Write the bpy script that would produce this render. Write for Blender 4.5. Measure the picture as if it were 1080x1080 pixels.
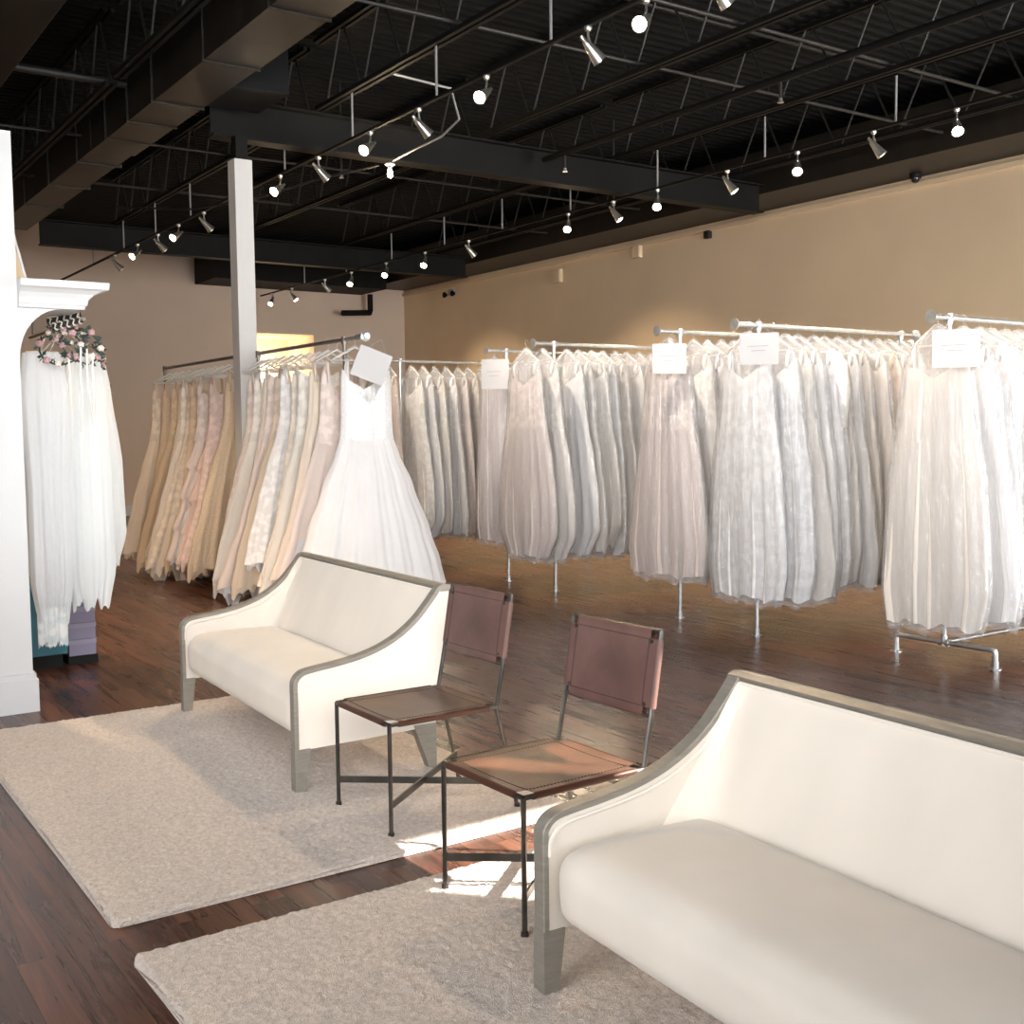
import bpy, bmesh, math, random
from mathutils import Vector, Matrix, Euler, noise
for o in list(bpy.data.objects): bpy.data.objects.remove(o)
S = bpy.context.scene
COL = S.collection
PI = math.pi
# ---------------------------------------------------------------- camera
YAW, PIT, ROL = math.radians(34.4), math.radians(4.12), math.radians(-0.64)
fw = Vector((math.sin(YAW)*math.cos(PIT), math.cos(YAW)*math.cos(PIT), -math.sin(PIT)))
r0 = Vector((math.cos(YAW), -math.sin(YAW), 0)); u0 = r0.cross(fw)
rr = r0*math.cos(ROL)+u0*math.sin(ROL); uu = -r0*math.sin(ROL)+u0*math.cos(ROL)
cd = bpy.data.cameras.new('camera'); cam = bpy.data.objects.new('camera', cd); COL.objects.link(cam)
M3 = Matrix((rr, uu, -fw)).transposed()
cam.matrix_world = Matrix.Translation((0, 0, 1.6)) @ M3.to_4x4()
cd.sensor_width = 36; cd.lens = 1195/1080*36; cd.clip_start = 0.05; cd.clip_end = 100
S.camera = cam
# ---------------------------------------------------------------- world, sun, window and fill light, exposure
W = bpy.data.worlds.new('world'); S.world = W; W.use_nodes = True
W.node_tree.nodes['Background'].inputs[0].default_value = (.78, .88, 1, 1)
W.node_tree.nodes['Background'].inputs[1].default_value = 2
S.view_settings.view_transform = 'Standard'; S.view_settings.look = 'None'
S.view_settings.gamma = 1; S.view_settings.exposure = 0.47; S.view_settings.use_curve_mapping = False
def light(name, typ, loc, direction, energy, color, size=None, sy=None, **k):
    d = bpy.data.lights.new(name, typ); d.energy = energy; d.color = color
    if typ == 'AREA':
        d.shape = 'RECTANGLE'; d.size = size; d.size_y = sy or size
    o = bpy.data.objects.new(name, d); COL.objects.link(o); o.location = loc
    o.rotation_euler = Vector(direction).to_track_quat('-Z', 'Y').to_euler()
    for a, b in k.items(): setattr(d, a, b)
    return o
ELEV = math.radians(33)
light('sun', 'SUN', (8, -6, 8), (-.67*math.cos(ELEV), .74*math.cos(ELEV), -math.sin(ELEV)), 22, (1, .93, .84), angle=.009)
# daylight of the shop windows behind the camera, with two added fill lights (front wall at y = -0.8)
for nm, loc, d, e, sx, sy, sp in (('window_and_fill_daylight', (2.0, -.70, 3.1), (.46, .9, -.1), 145, 6.4, 2.2, 75), ('window_and_fill_daylight', (2.0, -.72, 1.2), (0, 1, .05), 40, 6.4, 1.4, 125), ('window_and_fill_daylight', (10.0, -.72, 2.3), (-.05, 1, .06), 420, 4.8, 4.2, 120),  # the first is an added fill, aimed over the settees to brighten the racks
                              ('window_and_fill_daylight', (-2.9, 3.0, 2.4), (1, .35, .03), 190, 6.0, 3.6, 130)):  # added fill at the solid left wall, brightens the gowns from the left
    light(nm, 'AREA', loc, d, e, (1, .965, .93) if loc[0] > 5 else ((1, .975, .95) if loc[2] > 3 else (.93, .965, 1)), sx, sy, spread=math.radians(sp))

# ---------------------------------------------------------------- materials
MATS = {}
def mat(name, col, rough=.6, metal=0., var=0., vs=6., bump=0., bs=40., stretch=(1, 1, 1), sheen=0., transl=0., spec=None, emit=None, coat=0., detail=4, alpha=None):
    if name in MATS: return MATS[name]
    m = bpy.data.materials.new(name); m.use_nodes = True; MATS[name] = m
    nt = m.node_tree; N = nt.nodes; L = nt.links; p = N['Principled BSDF']; out = N['Material Output']
    p.inputs['Base Color'].default_value = (*col, 1); p.inputs['Roughness'].default_value = rough
    p.inputs['Metallic'].default_value = metal
    if spec is not None: p.inputs['Specular IOR Level'].default_value = spec
    if sheen: p.inputs['Sheen Weight'].default_value = sheen
    if coat: p.inputs['Coat Weight'].default_value = coat; p.inputs['Coat Roughness'].default_value = .25
    if emit: p.inputs['Emission Color'].default_value = (*emit[0], 1); p.inputs['Emission Strength'].default_value = emit[1]
    if alpha is not None: p.inputs['Alpha'].default_value = alpha
    tc = N.new('ShaderNodeTexCoord'); mp = N.new('ShaderNodeMapping'); mp.inputs['Scale'].default_value = stretch
    L.new(tc.outputs['Object'], mp.inputs['Vector'])
    if var:
        n = N.new('ShaderNodeTexNoise'); n.inputs['Scale'].default_value = vs; n.inputs['Detail'].default_value = detail
        L.new(mp.outputs[0], n.inputs['Vector'])
        r = N.new('ShaderNodeValToRGB'); r.color_ramp.elements[0].position = .3; r.color_ramp.elements[1].position = .7
        r.color_ramp.elements[0].color = (*[c*(1-var) for c in col], 1); r.color_ramp.elements[1].color = (*[min(1, c*(1+var)) for c in col], 1)
        L.new(n.outputs['Fac'], r.inputs[0]); L.new(r.outputs[0], p.inputs['Base Color'])
    if bump:
        n2 = N.new('ShaderNodeTexNoise'); n2.inputs['Scale'].default_value = bs; n2.inputs['Detail'].default_value = 3
        L.new(mp.outputs[0], n2.inputs['Vector'])
        b = N.new('ShaderNodeBump'); b.inputs['Strength'].default_value = bump; b.inputs['Distance'].default_value = .01
        L.new(n2.outputs['Fac'], b.inputs['Height']); L.new(b.outputs[0], p.inputs['Normal'])
    if transl:
        t = N.new('ShaderNodeBsdfTranslucent'); t.inputs[0].default_value = (*col, 1)
        mx = N.new('ShaderNodeMixShader'); mx.inputs[0].default_value = transl
        L.new(p.outputs[0], mx.inputs[1]); L.new(t.outputs[0], mx.inputs[2]); L.new(mx.outputs[0], out.inputs[0])
    return m
def lace(name, col, ground):
    """tulle ground with a denser lace pattern on top"""
    if name in MATS: return MATS[name]
    m = mat(name, col, .75, sheen=.3); nt = m.node_tree; N = nt.nodes; L = nt.links; p = N['Principled BSDF']
    tc = N.new('ShaderNodeTexCoord'); v = N.new('ShaderNodeTexVoronoi'); v.inputs['Scale'].default_value = 17
    v.feature = 'SMOOTH_F1'; n = N.new('ShaderNodeTexNoise'); n.inputs['Scale'].default_value = 24; n.inputs['Detail'].default_value = 5
    a = N.new('ShaderNodeMath'); a.operation = 'MULTIPLY'; r = N.new('ShaderNodeValToRGB')
    L.new(tc.outputs['Object'], v.inputs['Vector']); L.new(tc.outputs['Object'], n.inputs['Vector'])
    L.new(v.outputs['Distance'], a.inputs[0]); L.new(n.outputs['Fac'], a.inputs[1]); L.new(a.outputs[0], r.inputs[0])
    r.color_ramp.elements[0].position = .14; r.color_ramp.elements[1].position = .26
    r.color_ramp.elements[0].color = (*col, 1); r.color_ramp.elements[1].color = (*ground, 1)
    L.new(r.outputs[0], p.inputs['Base Color'])
    b = N.new('ShaderNodeBump'); b.inputs['Strength'].default_value = .5; b.inputs['Distance'].default_value = .006; b.invert = True
    L.new(a.outputs[0], b.inputs['Height']); L.new(b.outputs[0], p.inputs['Normal'])
    return m
def floor_mat():
    m = bpy.data.materials.new('dark_wood_planks'); m.use_nodes = True; nt = m.node_tree; N = nt.nodes; L = nt.links; p = N['Principled BSDF']
    tc = N.new('ShaderNodeTexCoord')
    rot = N.new('ShaderNodeMapping'); rot.inputs['Rotation'].default_value = (0, 0, PI/2)
    L.new(tc.outputs['Object'], rot.inputs['Vector'])
    br = N.new('ShaderNodeTexBrick'); br.offset = .37; br.inputs['Scale'].default_value = 1
    br.inputs['Brick Width'].default_value = 1.2; br.inputs['Row Height'].default_value = .125
    br.inputs['Mortar Size'].default_value = .0016; br.inputs['Mortar Smooth'].default_value = .3; br.inputs['Bias'].default_value = 0
    br.inputs['Color1'].default_value = (0, 0, 0, 1); br.inputs['Color2'].default_value = (1, 1, 1, 1); br.inputs['Mortar'].default_value = (.3, .3, .3, 1)
    L.new(rot.outputs[0], br.inputs['Vector'])
    mp = N.new('ShaderNodeMapping'); mp.inputs['Scale'].default_value = (9, .5, 1); L.new(tc.outputs['Object'], mp.inputs['Vector'])
    add = N.new('ShaderNodeVectorMath'); add.operation = 'ADD'; L.new(mp.outputs[0], add.inputs[0])
    sc = N.new('ShaderNodeVectorMath'); sc.operation = 'SCALE'; sc.inputs['Scale'].default_value = 13; L.new(br.outputs['Color'], sc.inputs[0]); L.new(sc.outputs[0], add.inputs[1])
    n = N.new('ShaderNodeTexNoise'); n.inputs['Scale'].default_value = 1.6; n.inputs['Detail'].default_value = 7; n.inputs['Roughness'].default_value = .62; n.inputs['Distortion'].default_value = .8
    L.new(add.outputs[0], n.inputs['Vector'])
    r = N.new('ShaderNodeValToRGB'); e = r.color_ramp.elements
    e[0].position = .3; e[0].color = (.024, .010, .007, 1); e[1].position = .72; e[1].color = (.17, .072, .04, 1)
    k = e.new(.5); k.color = (.078, .033, .021, 1)
    L.new(n.outputs['Fac'], r.inputs[0])
    mx = N.new('ShaderNodeMix'); mx.data_type = 'RGBA'; mx.blend_type = 'MULTIPLY'; mx.inputs['Factor'].default_value = .45
    r2 = N.new('ShaderNodeValToRGB'); r2.color_ramp.elements[0].color = (.5, .46, .46, 1); r2.color_ramp.elements[1].color = (1.25, 1.15, 1.1, 1)
    L.new(br.outputs['Color'], r2.inputs[0]); L.new(r.outputs[0], mx.inputs['A']); L.new(r2.outputs[0], mx.inputs['B'])
    mo = N.new('ShaderNodeMix'); mo.data_type = 'RGBA'; mo.inputs['B'].default_value = (.012, .006, .004, 1)
    L.new(br.outputs['Fac'], mo.inputs['Factor']); L.new(mx.outputs['Result'], mo.inputs['A']); L.new(mo.outputs['Result'], p.inputs['Base Color'])
    mr = N.new('ShaderNodeMapRange'); mr.inputs['To Min'].default_value = .2; mr.inputs['To Max'].default_value = .36
    L.new(n.outputs['Fac'], mr.inputs['Value']); L.new(mr.outputs[0], p.inputs['Roughness'])
    p.inputs['Specular IOR Level'].default_value = .26
    b = N.new('ShaderNodeBump'); b.inputs['Strength'].default_value = .08; b.inputs['Distance'].default_value = .003
    L.new(n.outputs['Fac'], b.inputs['Height']); L.new(b.outputs[0], p.inputs['Normal'])
    return m
def plastic_mat():
    m = bpy.data.materials.new('clear_garment_plastic'); m.use_nodes = True; nt = m.node_tree; N = nt.nodes; L = nt.links
    N.remove(N['Principled BSDF']); out = N['Material Output']
    tc = N.new('ShaderNodeTexCoord'); mp = N.new('ShaderNodeMapping'); mp.inputs['Scale'].default_value = (14, 14, 3); L.new(tc.outputs['Object'], mp.inputs['Vector'])
    n = N.new('ShaderNodeTexNoise'); n.inputs['Scale'].default_value = 1.5; n.inputs['Detail'].default_value = 4; n.inputs['Distortion'].default_value = 1.5
    L.new(mp.outputs[0], n.inputs['Vector'])
    b = N.new('ShaderNodeBump'); b.inputs['Strength'].default_value = 1; b.inputs['Distance'].default_value = .035; L.new(n.outputs['Fac'], b.inputs['Height'])
    g = N.new('ShaderNodeBsdfGlossy'); g.inputs['Roughness'].default_value = .18; g.inputs['Color'].default_value = (.95, .97, 1, 1); L.new(b.outputs[0], g.inputs['Normal'])
    df = N.new('ShaderNodeBsdfDiffuse'); df.inputs[0].default_value = (.85, .85, .87, 1)
    t = N.new('ShaderNodeBsdfTransparent'); t.inputs[0].default_value = (.97, .97, .97, 1)
    lw = N.new('ShaderNodeLayerWeight'); lw.inputs[0].default_value = .34; L.new(b.outputs[0], lw.inputs['Normal'])
    mr = N.new('ShaderNodeMapRange'); mr.inputs['To Min'].default_value = .06; mr.inputs['To Max'].default_value = .55; L.new(lw.outputs['Fresnel'], mr.inputs['Value'])
    m0 = N.new('ShaderNodeMixShader'); m0.inputs[0].default_value = .22; L.new(t.outputs[0], m0.inputs[1]); L.new(df.outputs[0], m0.inputs[2])
    m1 = N.new('ShaderNodeMixShader'); L.new(mr.outputs[0], m1.inputs[0]); L.new(m0.outputs[0], m1.inputs[1]); L.new(g.outputs[0], m1.inputs[2]); L.new(m1.outputs[0], out.inputs[0])
    return m
FLOOR = floor_mat(); PLASTIC = plastic_mat()
WHITEWALL = mat('white_painted_wall', (.68, .69, .70), .55, var=.02, vs=2)
TANWALL = mat('tan_painted_wall', (.78, .62, .42), .8, var=.05, vs=.8, bump=.05, bs=60)
FARWALL = mat('warm_grey_painted_wall', (.70, .58, .475), .8, var=.04, vs=.8)
DECK = mat('black_painted_roof_deck', (.0065, .0065, .006), .8, spec=.2, var=.3, vs=1.5)
BLACKSTEEL = mat('black_painted_steel', (.0045, .0045, .0045), .65, spec=.25, var=.3, vs=5)
GREYSTRUT = mat('dusty_black_strut', (.018, .018, .017), .5)
DUCT = mat('black_duct_sheet_metal', (.014, .011, .008), .5, var=.35, vs=2, stretch=(1, 3, 1))
GALV = mat('galvanised_pipe', (.60, .62, .63), .32, .85, var=.12, vs=20)
DULLPIPE = mat('dark_aged_pipe', (.22, .20, .18), .4, .8)
BRUSHED = mat('brushed_lamp_metal', (.62, .61, .58), .28, .9)
RODGREY = mat('grey_rod_metal', (.42, .42, .42), .4, .5)
BULB = mat('lit_bulb', (1, .9, .75), .5, emit=((1, .80, .52), 60))
PAPER = mat('white_paper', (.55, .545, .55), .6)
INK = mat('grey_print', (.2, .2, .21), .7)
HANGER = mat('translucent_white_plastic', (.80, .78, .75), .3, transl=.2)
SOFAWOOD = mat('champagne_silver_wood', (.26, .24, .205), .45, .3, var=.12, vs=14, stretch=(1, 1, 6), bump=.1)
SOFA = mat('cream_upholstery', (.76, .70, .62), .8, var=.03, vs=5, bump=.25, bs=420, sheen=.2)
SOFAIN = mat('cream_seat_upholstery', (.72, .655, .575), .8, var=.04, vs=4, bump=.3, bs=9, stretch=(1, 1, .4), sheen=.2, detail=2)
LEATHER = mat('brown_saddle_leather', (.058, .022, .012), .42, var=.3, vs=7, bump=.12, bs=90, spec=.25)
LEATHERD = mat('plum_brown_saddle_leather', (.105, .055, .046), .45, var=.25, vs=6, bump=.12, bs=90, spec=.4)
THREAD = mat('dark_stitching', (.02, .012, .01), .7)
CHAIRSTEEL = mat('raw_dark_steel', (.10, .095, .088), .3, .9, var=.3, vs=12)
SHELLGEN = mat('painted_baseboard', (.70, .71, .72), .5)

def rug_mat():
    m = mat('cream_shag', (.62, .535, .47), .95, var=.20, vs=75, sheen=.2, detail=8, bump=.7, bs=230)
    return m
RUG = rug_mat()
# ---------------------------------------------------------------- helpers
def link(name, bm, m, parent=None, smooth=True, loc=None):
    me = bpy.data.meshes.new(name); bm.normal_update(); bm.to_mesh(me); bm.free()
    o = bpy.data.objects.new(name, me); COL.objects.link(o)
    for k in (m if isinstance(m, (list, tuple)) else [m]): me.materials.append(k)
    if smooth:
        for p in me.polygons: p.use_smooth = True
        try: me.set_sharp_from_angle(angle=math.radians(38))
        except Exception: pass
    if parent: o.parent = parent
    if loc: o.location = loc
    return o
def tag(o, label, cat, group=None):
    o['label'] = label; o['category'] = cat
    if group: o['group'] = group
    return o
def struct(name, bm, m, smooth=False, parent=None):
    o = link(name, bm, m, parent, smooth)
    if not parent: o['kind'] = 'structure'
    return o
def thing(name, label, cat, loc=(0, 0, 0), rz=0, group=None):
    o = bpy.data.objects.new(name, None); COL.objects.link(o); o.location = loc; o.rotation_euler = (0, 0, rz); o.empty_display_size = .1
    return tag(o, label, cat, group)
def box(bm, a, b, mi=0):
    vs = [bm.verts.new((x, y, z)) for x in (a[0], b[0]) for y in (a[1], b[1]) for z in (a[2], b[2])]
    for f in ((0, 1, 3, 2), (4, 6, 7, 5), (0, 4, 5, 1), (2, 3, 7, 6), (0, 2, 6, 4), (1, 5, 7, 3)):
        q = bm.faces.new([vs[i] for i in f]); q.material_index = mi
    return vs
def boxbm(*ab):
    bm = bmesh.new()
    for a, b in ab: box(bm, a, b)
    bmesh.ops.recalc_face_normals(bm, faces=bm.faces); return bm
def bevel(bm, w, seg=2):
    bmesh.ops.bevel(bm, geom=list(bm.edges), offset=w, segments=seg, profile=.5, affect='EDGES'); return bm
def tube(bm, pts, r, n=10, cap=True):
    pts = [Vector(p) for p in pts]; rings = []
    rs = r if isinstance(r, (list, tuple)) else [r]*len(pts)
    up = None
    for i, p in enumerate(pts):
        t = (pts[min(i+1, len(pts)-1)]-pts[max(i-1, 0)]).normalized()
        if up is None:
            up = t.orthogonal().normalized()
        up = (up-t*up.dot(t)).normalized(); s = t.cross(up)
        rings.append([bm.verts.new(p+(up*math.cos(2*PI*k/n)+s*math.sin(2*PI*k/n))*rs[i]) for k in range(n)])
    for a, b in zip(rings, rings[1:]):
        for k in range(n): bm.faces.new((a[k], a[(k+1) % n], b[(k+1) % n], b[k]))
    if cap: bm.faces.new(rings[0][::-1]); bm.faces.new(rings[-1])
    return bm
def tubebm(*segs, n=10):
    bm = bmesh.new()
    for pts, r in segs: tube(bm, pts, r, n)
    return bm
def bar(bm, p, q, w, h):
    """rectangular bar from p to q"""
    p, q = Vector(p), Vector(q); t = (q-p).normalized()
    up = Vector((0, 0, 1)) if abs(t.z) < .9 else Vector((1, 0, 0))
    s = t.cross(up).normalized(); up = s.cross(t)
    vs = [bm.verts.new(c+s*a*w/2+up*b*h/2) for c in (p, q) for a, b in ((-1, -1), (1, -1), (1, 1), (-1, 1))]
    for f in ((3, 2, 1, 0), (4, 5, 6, 7), (0, 1, 5, 4), (1, 2, 6, 5), (2, 3, 7, 6), (3, 0, 4, 7)): bm.faces.new([vs[i] for i in f])
def lathe(bm, prof, n=16, M=None):
    M = M or Matrix.Identity(4); rings = []
    for r, z in prof: rings.append([bm.verts.new(M @ Vector((r*math.cos(2*PI*k/n), r*math.sin(2*PI*k/n), z))) for k in range(n)])
    for a, b in zip(rings, rings[1:]):
        for k in range(n): bm.faces.new((a[k], a[(k+1) % n], b[(k+1) % n], b[k]))
    bm.faces.new(rings[0][::-1]); bm.faces.new(rings[-1]); return bm
def interp(tab, t):
    if t <= tab[0][0]: return tab[0][1]
    for (a, x), (b, y) in zip(tab, tab[1:]):
        if t <= b:
            k = (t-a)/(b-a); k = k*k*(3-2*k)*.5+k*.5; return x+(y-x)*k
    return tab[-1][1]
def copy_tree(o, parent=None):
    c = o.copy(); COL.objects.link(c)
    if parent: c.parent = parent
    for ch in list(o.children): copy_tree(ch, c)
    return c
ORD = ['', 'first', 'second', 'third', 'fourth', 'fifth', 'sixth', 'seventh', 'eighth', 'ninth', 'tenth', 'eleventh', 'twelfth', 'thirteenth', 'fourteenth', 'fifteenth', 'sixteenth']

# ---------------------------------------------------------------- room shell
XW, YF, ZC = 12.69, 22.77, 4.77
bm = bmesh.new(); box(bm, (-3, -1, -.1), (13, 24.5, 0)); struct('floor', bm, FLOOR)
# corrugated roof deck, ribs along x
bm = bmesh.new(); zs = []; y = -1.0; z0 = 5.62
while y < 24.4:
    zs += [(y, z0), (y+.05, z0), (y+.075, z0+.05), (y+.125, z0+.05)]; y += .15
vs = [[bm.verts.new((x, a, b)) for a, b in zs] for x in (-3, 13)]
for i in range(len(zs)-1): bm.faces.new((vs[0][i], vs[0][i+1], vs[1][i+1], vs[1][i]))
struct('ceiling', bm, DECK)
struct('wall_right', boxbm(((XW, -1, 0), (XW+.15, 24.4, 5.7))), TANWALL)
# far wall: with a recessed alcove at its right half
struct('wall_far', boxbm(((-3, YF, 0), (9.0, YF+.15, 5.7)), ((10.45, YF, 0), (XW, YF+.15, 5.7)), ((9.0, YF, 3.7), (10.45, YF+.15, 5.7)),
       ((9.0-.05, YF+.15, 0), (9.0, YF+1.4, 3.7)), ((10.45, YF+.15, 0), (10.5, YF+1.4, 3.7)), ((8.9, YF+1.4, 0), (10.6, YF+1.5, 3.75)), ((8.95, YF+.15, 3.7), (10.5, YF+1.4, 3.75))), FARWALL)
struct('wall_left', boxbm(((-3.15, -1, 0), (-3, 24, 5.7))), FARWALL)
# front wall behind the camera with its tall clear window bay
struct('wall_front', boxbm(((-3, -.95, 0), (5.64, -.8, 5.7)), ((7.6, -.95, 0), (13, -.8, 5.7)), ((5.64, -.95, 4.15), (7.6, -.8, 5.7))), WHITEWALL)
struct('baseboard_far', boxbm(((-3, YF-.03, 0), (9.0, YF, .2))), SHELLGEN)
struct('baseboard_right', boxbm(((XW-.03, -.8, 0), (XW, YF-.03, .2))), SHELLGEN)
struct('trim_1', boxbm(((XW-.05, -.8, ZC-.12), (XW, YF, ZC-.06))), TANWALL)
# near white partition with baseboard
struct('wall_partition', boxbm(((-3, 6.95, 0), (1.37, 7.08, 3.31))), WHITEWALL)
bm = bmesh.new(); box(bm, (-3, 6.925, 0), (1.395, 7.10, .19)); box(bm, (-3, 6.935, .19), (1.385, 7.09, .225)); struct('baseboard_partition', bm, WHITEWALL)
struct('wall_partition_back', boxbm(((3.6, 16, 0), (4.28, 16.1, 2.25)), ((3.6, 15.97, 2.25), (4.31, 16.13, 2.29))), mat('sand_painted_panel', (.55, .42, .30), .7))
# black bulkhead duct along the right wall
tag(link('bulkhead_duct', boxbm(((11.7, -.7, ZC), (XW-.02, YF-.1, 5.35))), DUCT, smooth=False), 'long black boxed duct running along the top of the tan right wall', 'duct')
tag(link('bulkhead_duct', boxbm(((7.86, YF-1.2, 4.62), (11.6, YF-.02, 5.3))), BLACKSTEEL, smooth=False), 'black boxed duct across the top of the far wall behind the column', 'duct')
# girders
def girder(name, y, x0, x1, zb, zt, label):
    t = thing(name, label, 'steel beam', ((x0+x1)/2, y, zb))
    L = (x1-x0)/2
    link('web_plate', boxbm(((-L, -.01, .02), (L, .01, zt-zb-.02))), BLACKSTEEL, t, False)
    link('flange', boxbm(((-L, -.1, 0), (L, .1, .02))), BLACKSTEEL, t, False)
    link('flange', boxbm(((-L, -.1, zt-zb-.02), (L, .1, zt-zb))), BLACKSTEEL, t, False)
girder('steel_girder', 11.0, 4.0, 11.65, 4.5, 4.88, 'deep black steel beam crossing the ceiling over the white column')
girder('steel_girder', 18.5, 4.0, 11.65, 4.5, 4.88, 'farther black steel beam crossing the ceiling near the far wall')
# joists
def joist(x, y0, y1, label):
    t = thing('bar_joist', label, 'ceiling joist', (x, y0, 4.88), 0, 'black bar joists under the roof deck')
    L = y1-y0; h = .70
    for z in (.03, h):
        for s in (-.035, .035):
            link('bottom_chord' if z < .1 else 'top_chord', boxbm(((s-.02 if s > 0 else s-.02, 0, z-.03), (s+.02, L, z+.012))), BLACKSTEEL, t, False)
    bm = bmesh.new(); y = 0; k = 0
    while y+.42 < L:
        tube(bm, [(0, y, .03), (0, y+.34, h)], .0125, 6); tube(bm, [(0, y+.42, h), (0, y+.76, .03)], .0125, 6); y += .82
    link('web_struts', bm, GREYSTRUT, t)
jl = {-.9: 'leftmost', 1.1: 'second from left', 3.1: 'left of the brown duct', 5.12: 'above the left spotlight track', 7.1: 'between the two spotlight tracks', 9.05: 'above the right spotlight track', 11.0: 'nearest the right wall'}
for x, s in jl.items():
    joist(x, -.7, 10.88, 'black open web joist, near section %s' % s)
    joist(x, 11.12, 18.4, 'black open web joist beyond the beam, %s' % s)
for i, (y, z) in enumerate(((4.6, 4.95), (6.88, 4.95), (8.13, 4.95), (4.6, 5.5), (8.13, 5.5), (13.4, 4.95), (15.8, 4.95))):
    b = tubebm(([(-2.9, 0, 0), (11.6, 0, 0)], .018), n=8); o = link('bridging_bar', b, GREYSTRUT, loc=(0, y, z))
    tag(o, 'thin dark bridging bar crossing the joists, %s of the %s set' % (ORD[[0, 1, 2, 0, 1, 3, 4][i]+1], 'upper' if z > 5 else 'lower'), 'bar', 'bridging bars under the roof deck')
# ducts on the left
t = thing('air_duct', 'large black rectangular duct with brown lit underside at top left', 'duct', (3.62, 6, 4.7))
link('duct_body', boxbm(((-.24, -6.6, 0), (.24, 3.4, .62)), ((-.235, 3.4, .0), (.235, 7.0, .56)), ((-.24, 7.0, 0), (.2, 12.5, .56))), DUCT, t, False)
for y in (-5, -3.6, -2.2, -.8, .6, 2.0, 3.4, 4.8, 5.6, 6.4, 7.6, 9.0, 10.4): link('duct_flange', boxbm(((-.255, y-.012, -.012), (.255, y+.012, .64))), DUCT, t, False)
link('branch_box', boxbm(((.24, 4.0, .02), (.78, 4.75, .58))), mat('dark_blue_grey_metal', (.008, .009, .011), .6, spec=.2), t, False)
t = thing('flat_duct', 'second black duct hanging left of the brown one', 'duct', (1.9, 6, 4.9))
link('duct_body', boxbm(((-.35, -6.6, 0), (.35, 9, .5))), BLACKSTEEL, t, False)
link('duct_seam', boxbm(((.34, -4, .02), (.37, 7, .06))), GREYSTRUT, t, False)
tag(link('ceiling_pipe', tubebm(([(-2.9, 11.35, 4.98), (3.3, 11.35, 4.98)], .04)), GREYSTRUT), 'dark pipe crossing the ceiling at top left', 'pipe')
tag(link('sprinkler_pipe', tubebm(([(7.9, .2, 4.72), (7.9, 10.8, 4.72)], .035)), BLACKSTEEL), 'black sprinkler pipe running between the two spotlight tracks', 'pipe')
tag(link('sprinkler_pipe', tubebm(([(11.65, YF-.35, 4.6), (11.65, YF-.35, 4.25), (11.62, YF-.4, 4.2), (10.9, YF-.5, 4.15)], .06)), BLACKSTEEL), 'black bent pipe in the far right corner below the ceiling', 'pipe')
for i, (x, y) in enumerate(((7.9, 7.2), (7.9, 10.4), (11.0, 6.2), (9.6, 11.6), (5.9, 12.0))):
    t = thing('fire_sprinkler', 'small metal sprinkler head %s' % ['at the near end of the sprinkler pipe', 'at the far end of the sprinkler pipe', 'near the top right corner', 'hanging past the beam at middle', 'right of the column under the ceiling'][i], 'sprinkler', (x, y, 4.5), 0, 'sprinkler heads')
    link('drop_pipe', tubebm(([(0, 0, .05), (0, 0, .22 if i < 2 else 1.1)], .014), n=8), GREYSTRUT, t)
    bm = bmesh.new(); lathe(bm, [(.008, .05), (.018, .045), (.018, .02), (.03, .012), (.03, .006)], 12); link('deflector', bm, BRUSHED, t)
# small bare bulb fitting on a conduit
t = thing('bare_bulb', 'bare lit bulb in a ceiling socket beside the left spotlight track', 'light', (5.85, 10.75, 4.32))
bm = bmesh.new(); lathe(bm, [(.05, .1), (.055, .085), (.03, .07), (.022, .04)], 16); link('socket', bm, PAPER, t)
bm = bmesh.new(); lathe(bm, [(.015, .045), (.022, .02), (.03, -.01), (.026, -.035), (.01, -.048)], 16); link('bulb', bm, BULB, t)
link('conduit', tubebm(([(0, .02, .11), (.05, -.4, .16), (.1, -.9, .2), (.12, -1.2, .3), (0, -1.25, .56), (-.7, -1.25, .60)], .012)), RODGREY, t)
light_o = light('bulb_light', 'POINT', (5.85, 10.75, 4.2), (0, 0, -1), 25, (1, .75, .45), shadow_soft_size=.03)
tag(link('ceiling_cable', tubebm(([(5.75, 10.8, 4.40), (5.3, 11.3, 4.3), (5.0, 12.4, 4.25), (4.7, 13.6, 4.3), (4.2, 15, 4.5)], .012)), GREYSTRUT), 'slack dark cable sagging under the ceiling right of the column', 'cable')
# white column
t = thing('support_column', 'square white column standing behind the centre gown rack', 'column', (4.24, 10.86, 0))
link('shaft', boxbm(((-.09, -.09, 0), (.09, .09, 4.27))), mat('white_column_paint', (.72, .72, .71), .5), t, False)
link('steel_stub', boxbm(((-.06, -.06, 4.27), (.06, .06, 4.5))), BLACKSTEEL, t, False)
# wall devices
t = thing('dome_camera', 'black dome security camera under the bulkhead at the right', 'security camera', (12.45, 9.1, ZC))
bm = bmesh.new(); lathe(bm, [(.07, 0), (.075, -.03), (.07, -.06)], 20); link('housing', bm, BLACKSTEEL, t)
bm = bmesh.new(); lathe(bm, [(.055, -.06), (.05, -.09), (.03, -.11), (.005, -.118)], 20); link('dome', bm, mat('dark_glass_dome', (.02, .02, .02), .1), t)
for y, z, s, lab in ((14.67, 4.56, .1, 'small pale junction box on the tan wall, middle one'), (13.0, 4.6, .06, 'small dark sensor box high on the tan wall'), (16.9, 4.42, .12, 'pale wall box nearest the far corner on the tan wall')):
    t = thing('wall_box', lab, 'junction box', (XW-.04, y, z)); link('case', bevel(boxbm(((-.04, -s, -s), (.03, s, s))), .008), TANWALL if s > .06 else GREYSTRUT, t); link('cover', boxbm(((-.048, -s*.8, -s*.8), (-.04, s*.8, s*.8))), TANWALL if s > .06 else GREYSTRUT, t, False)
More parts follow.
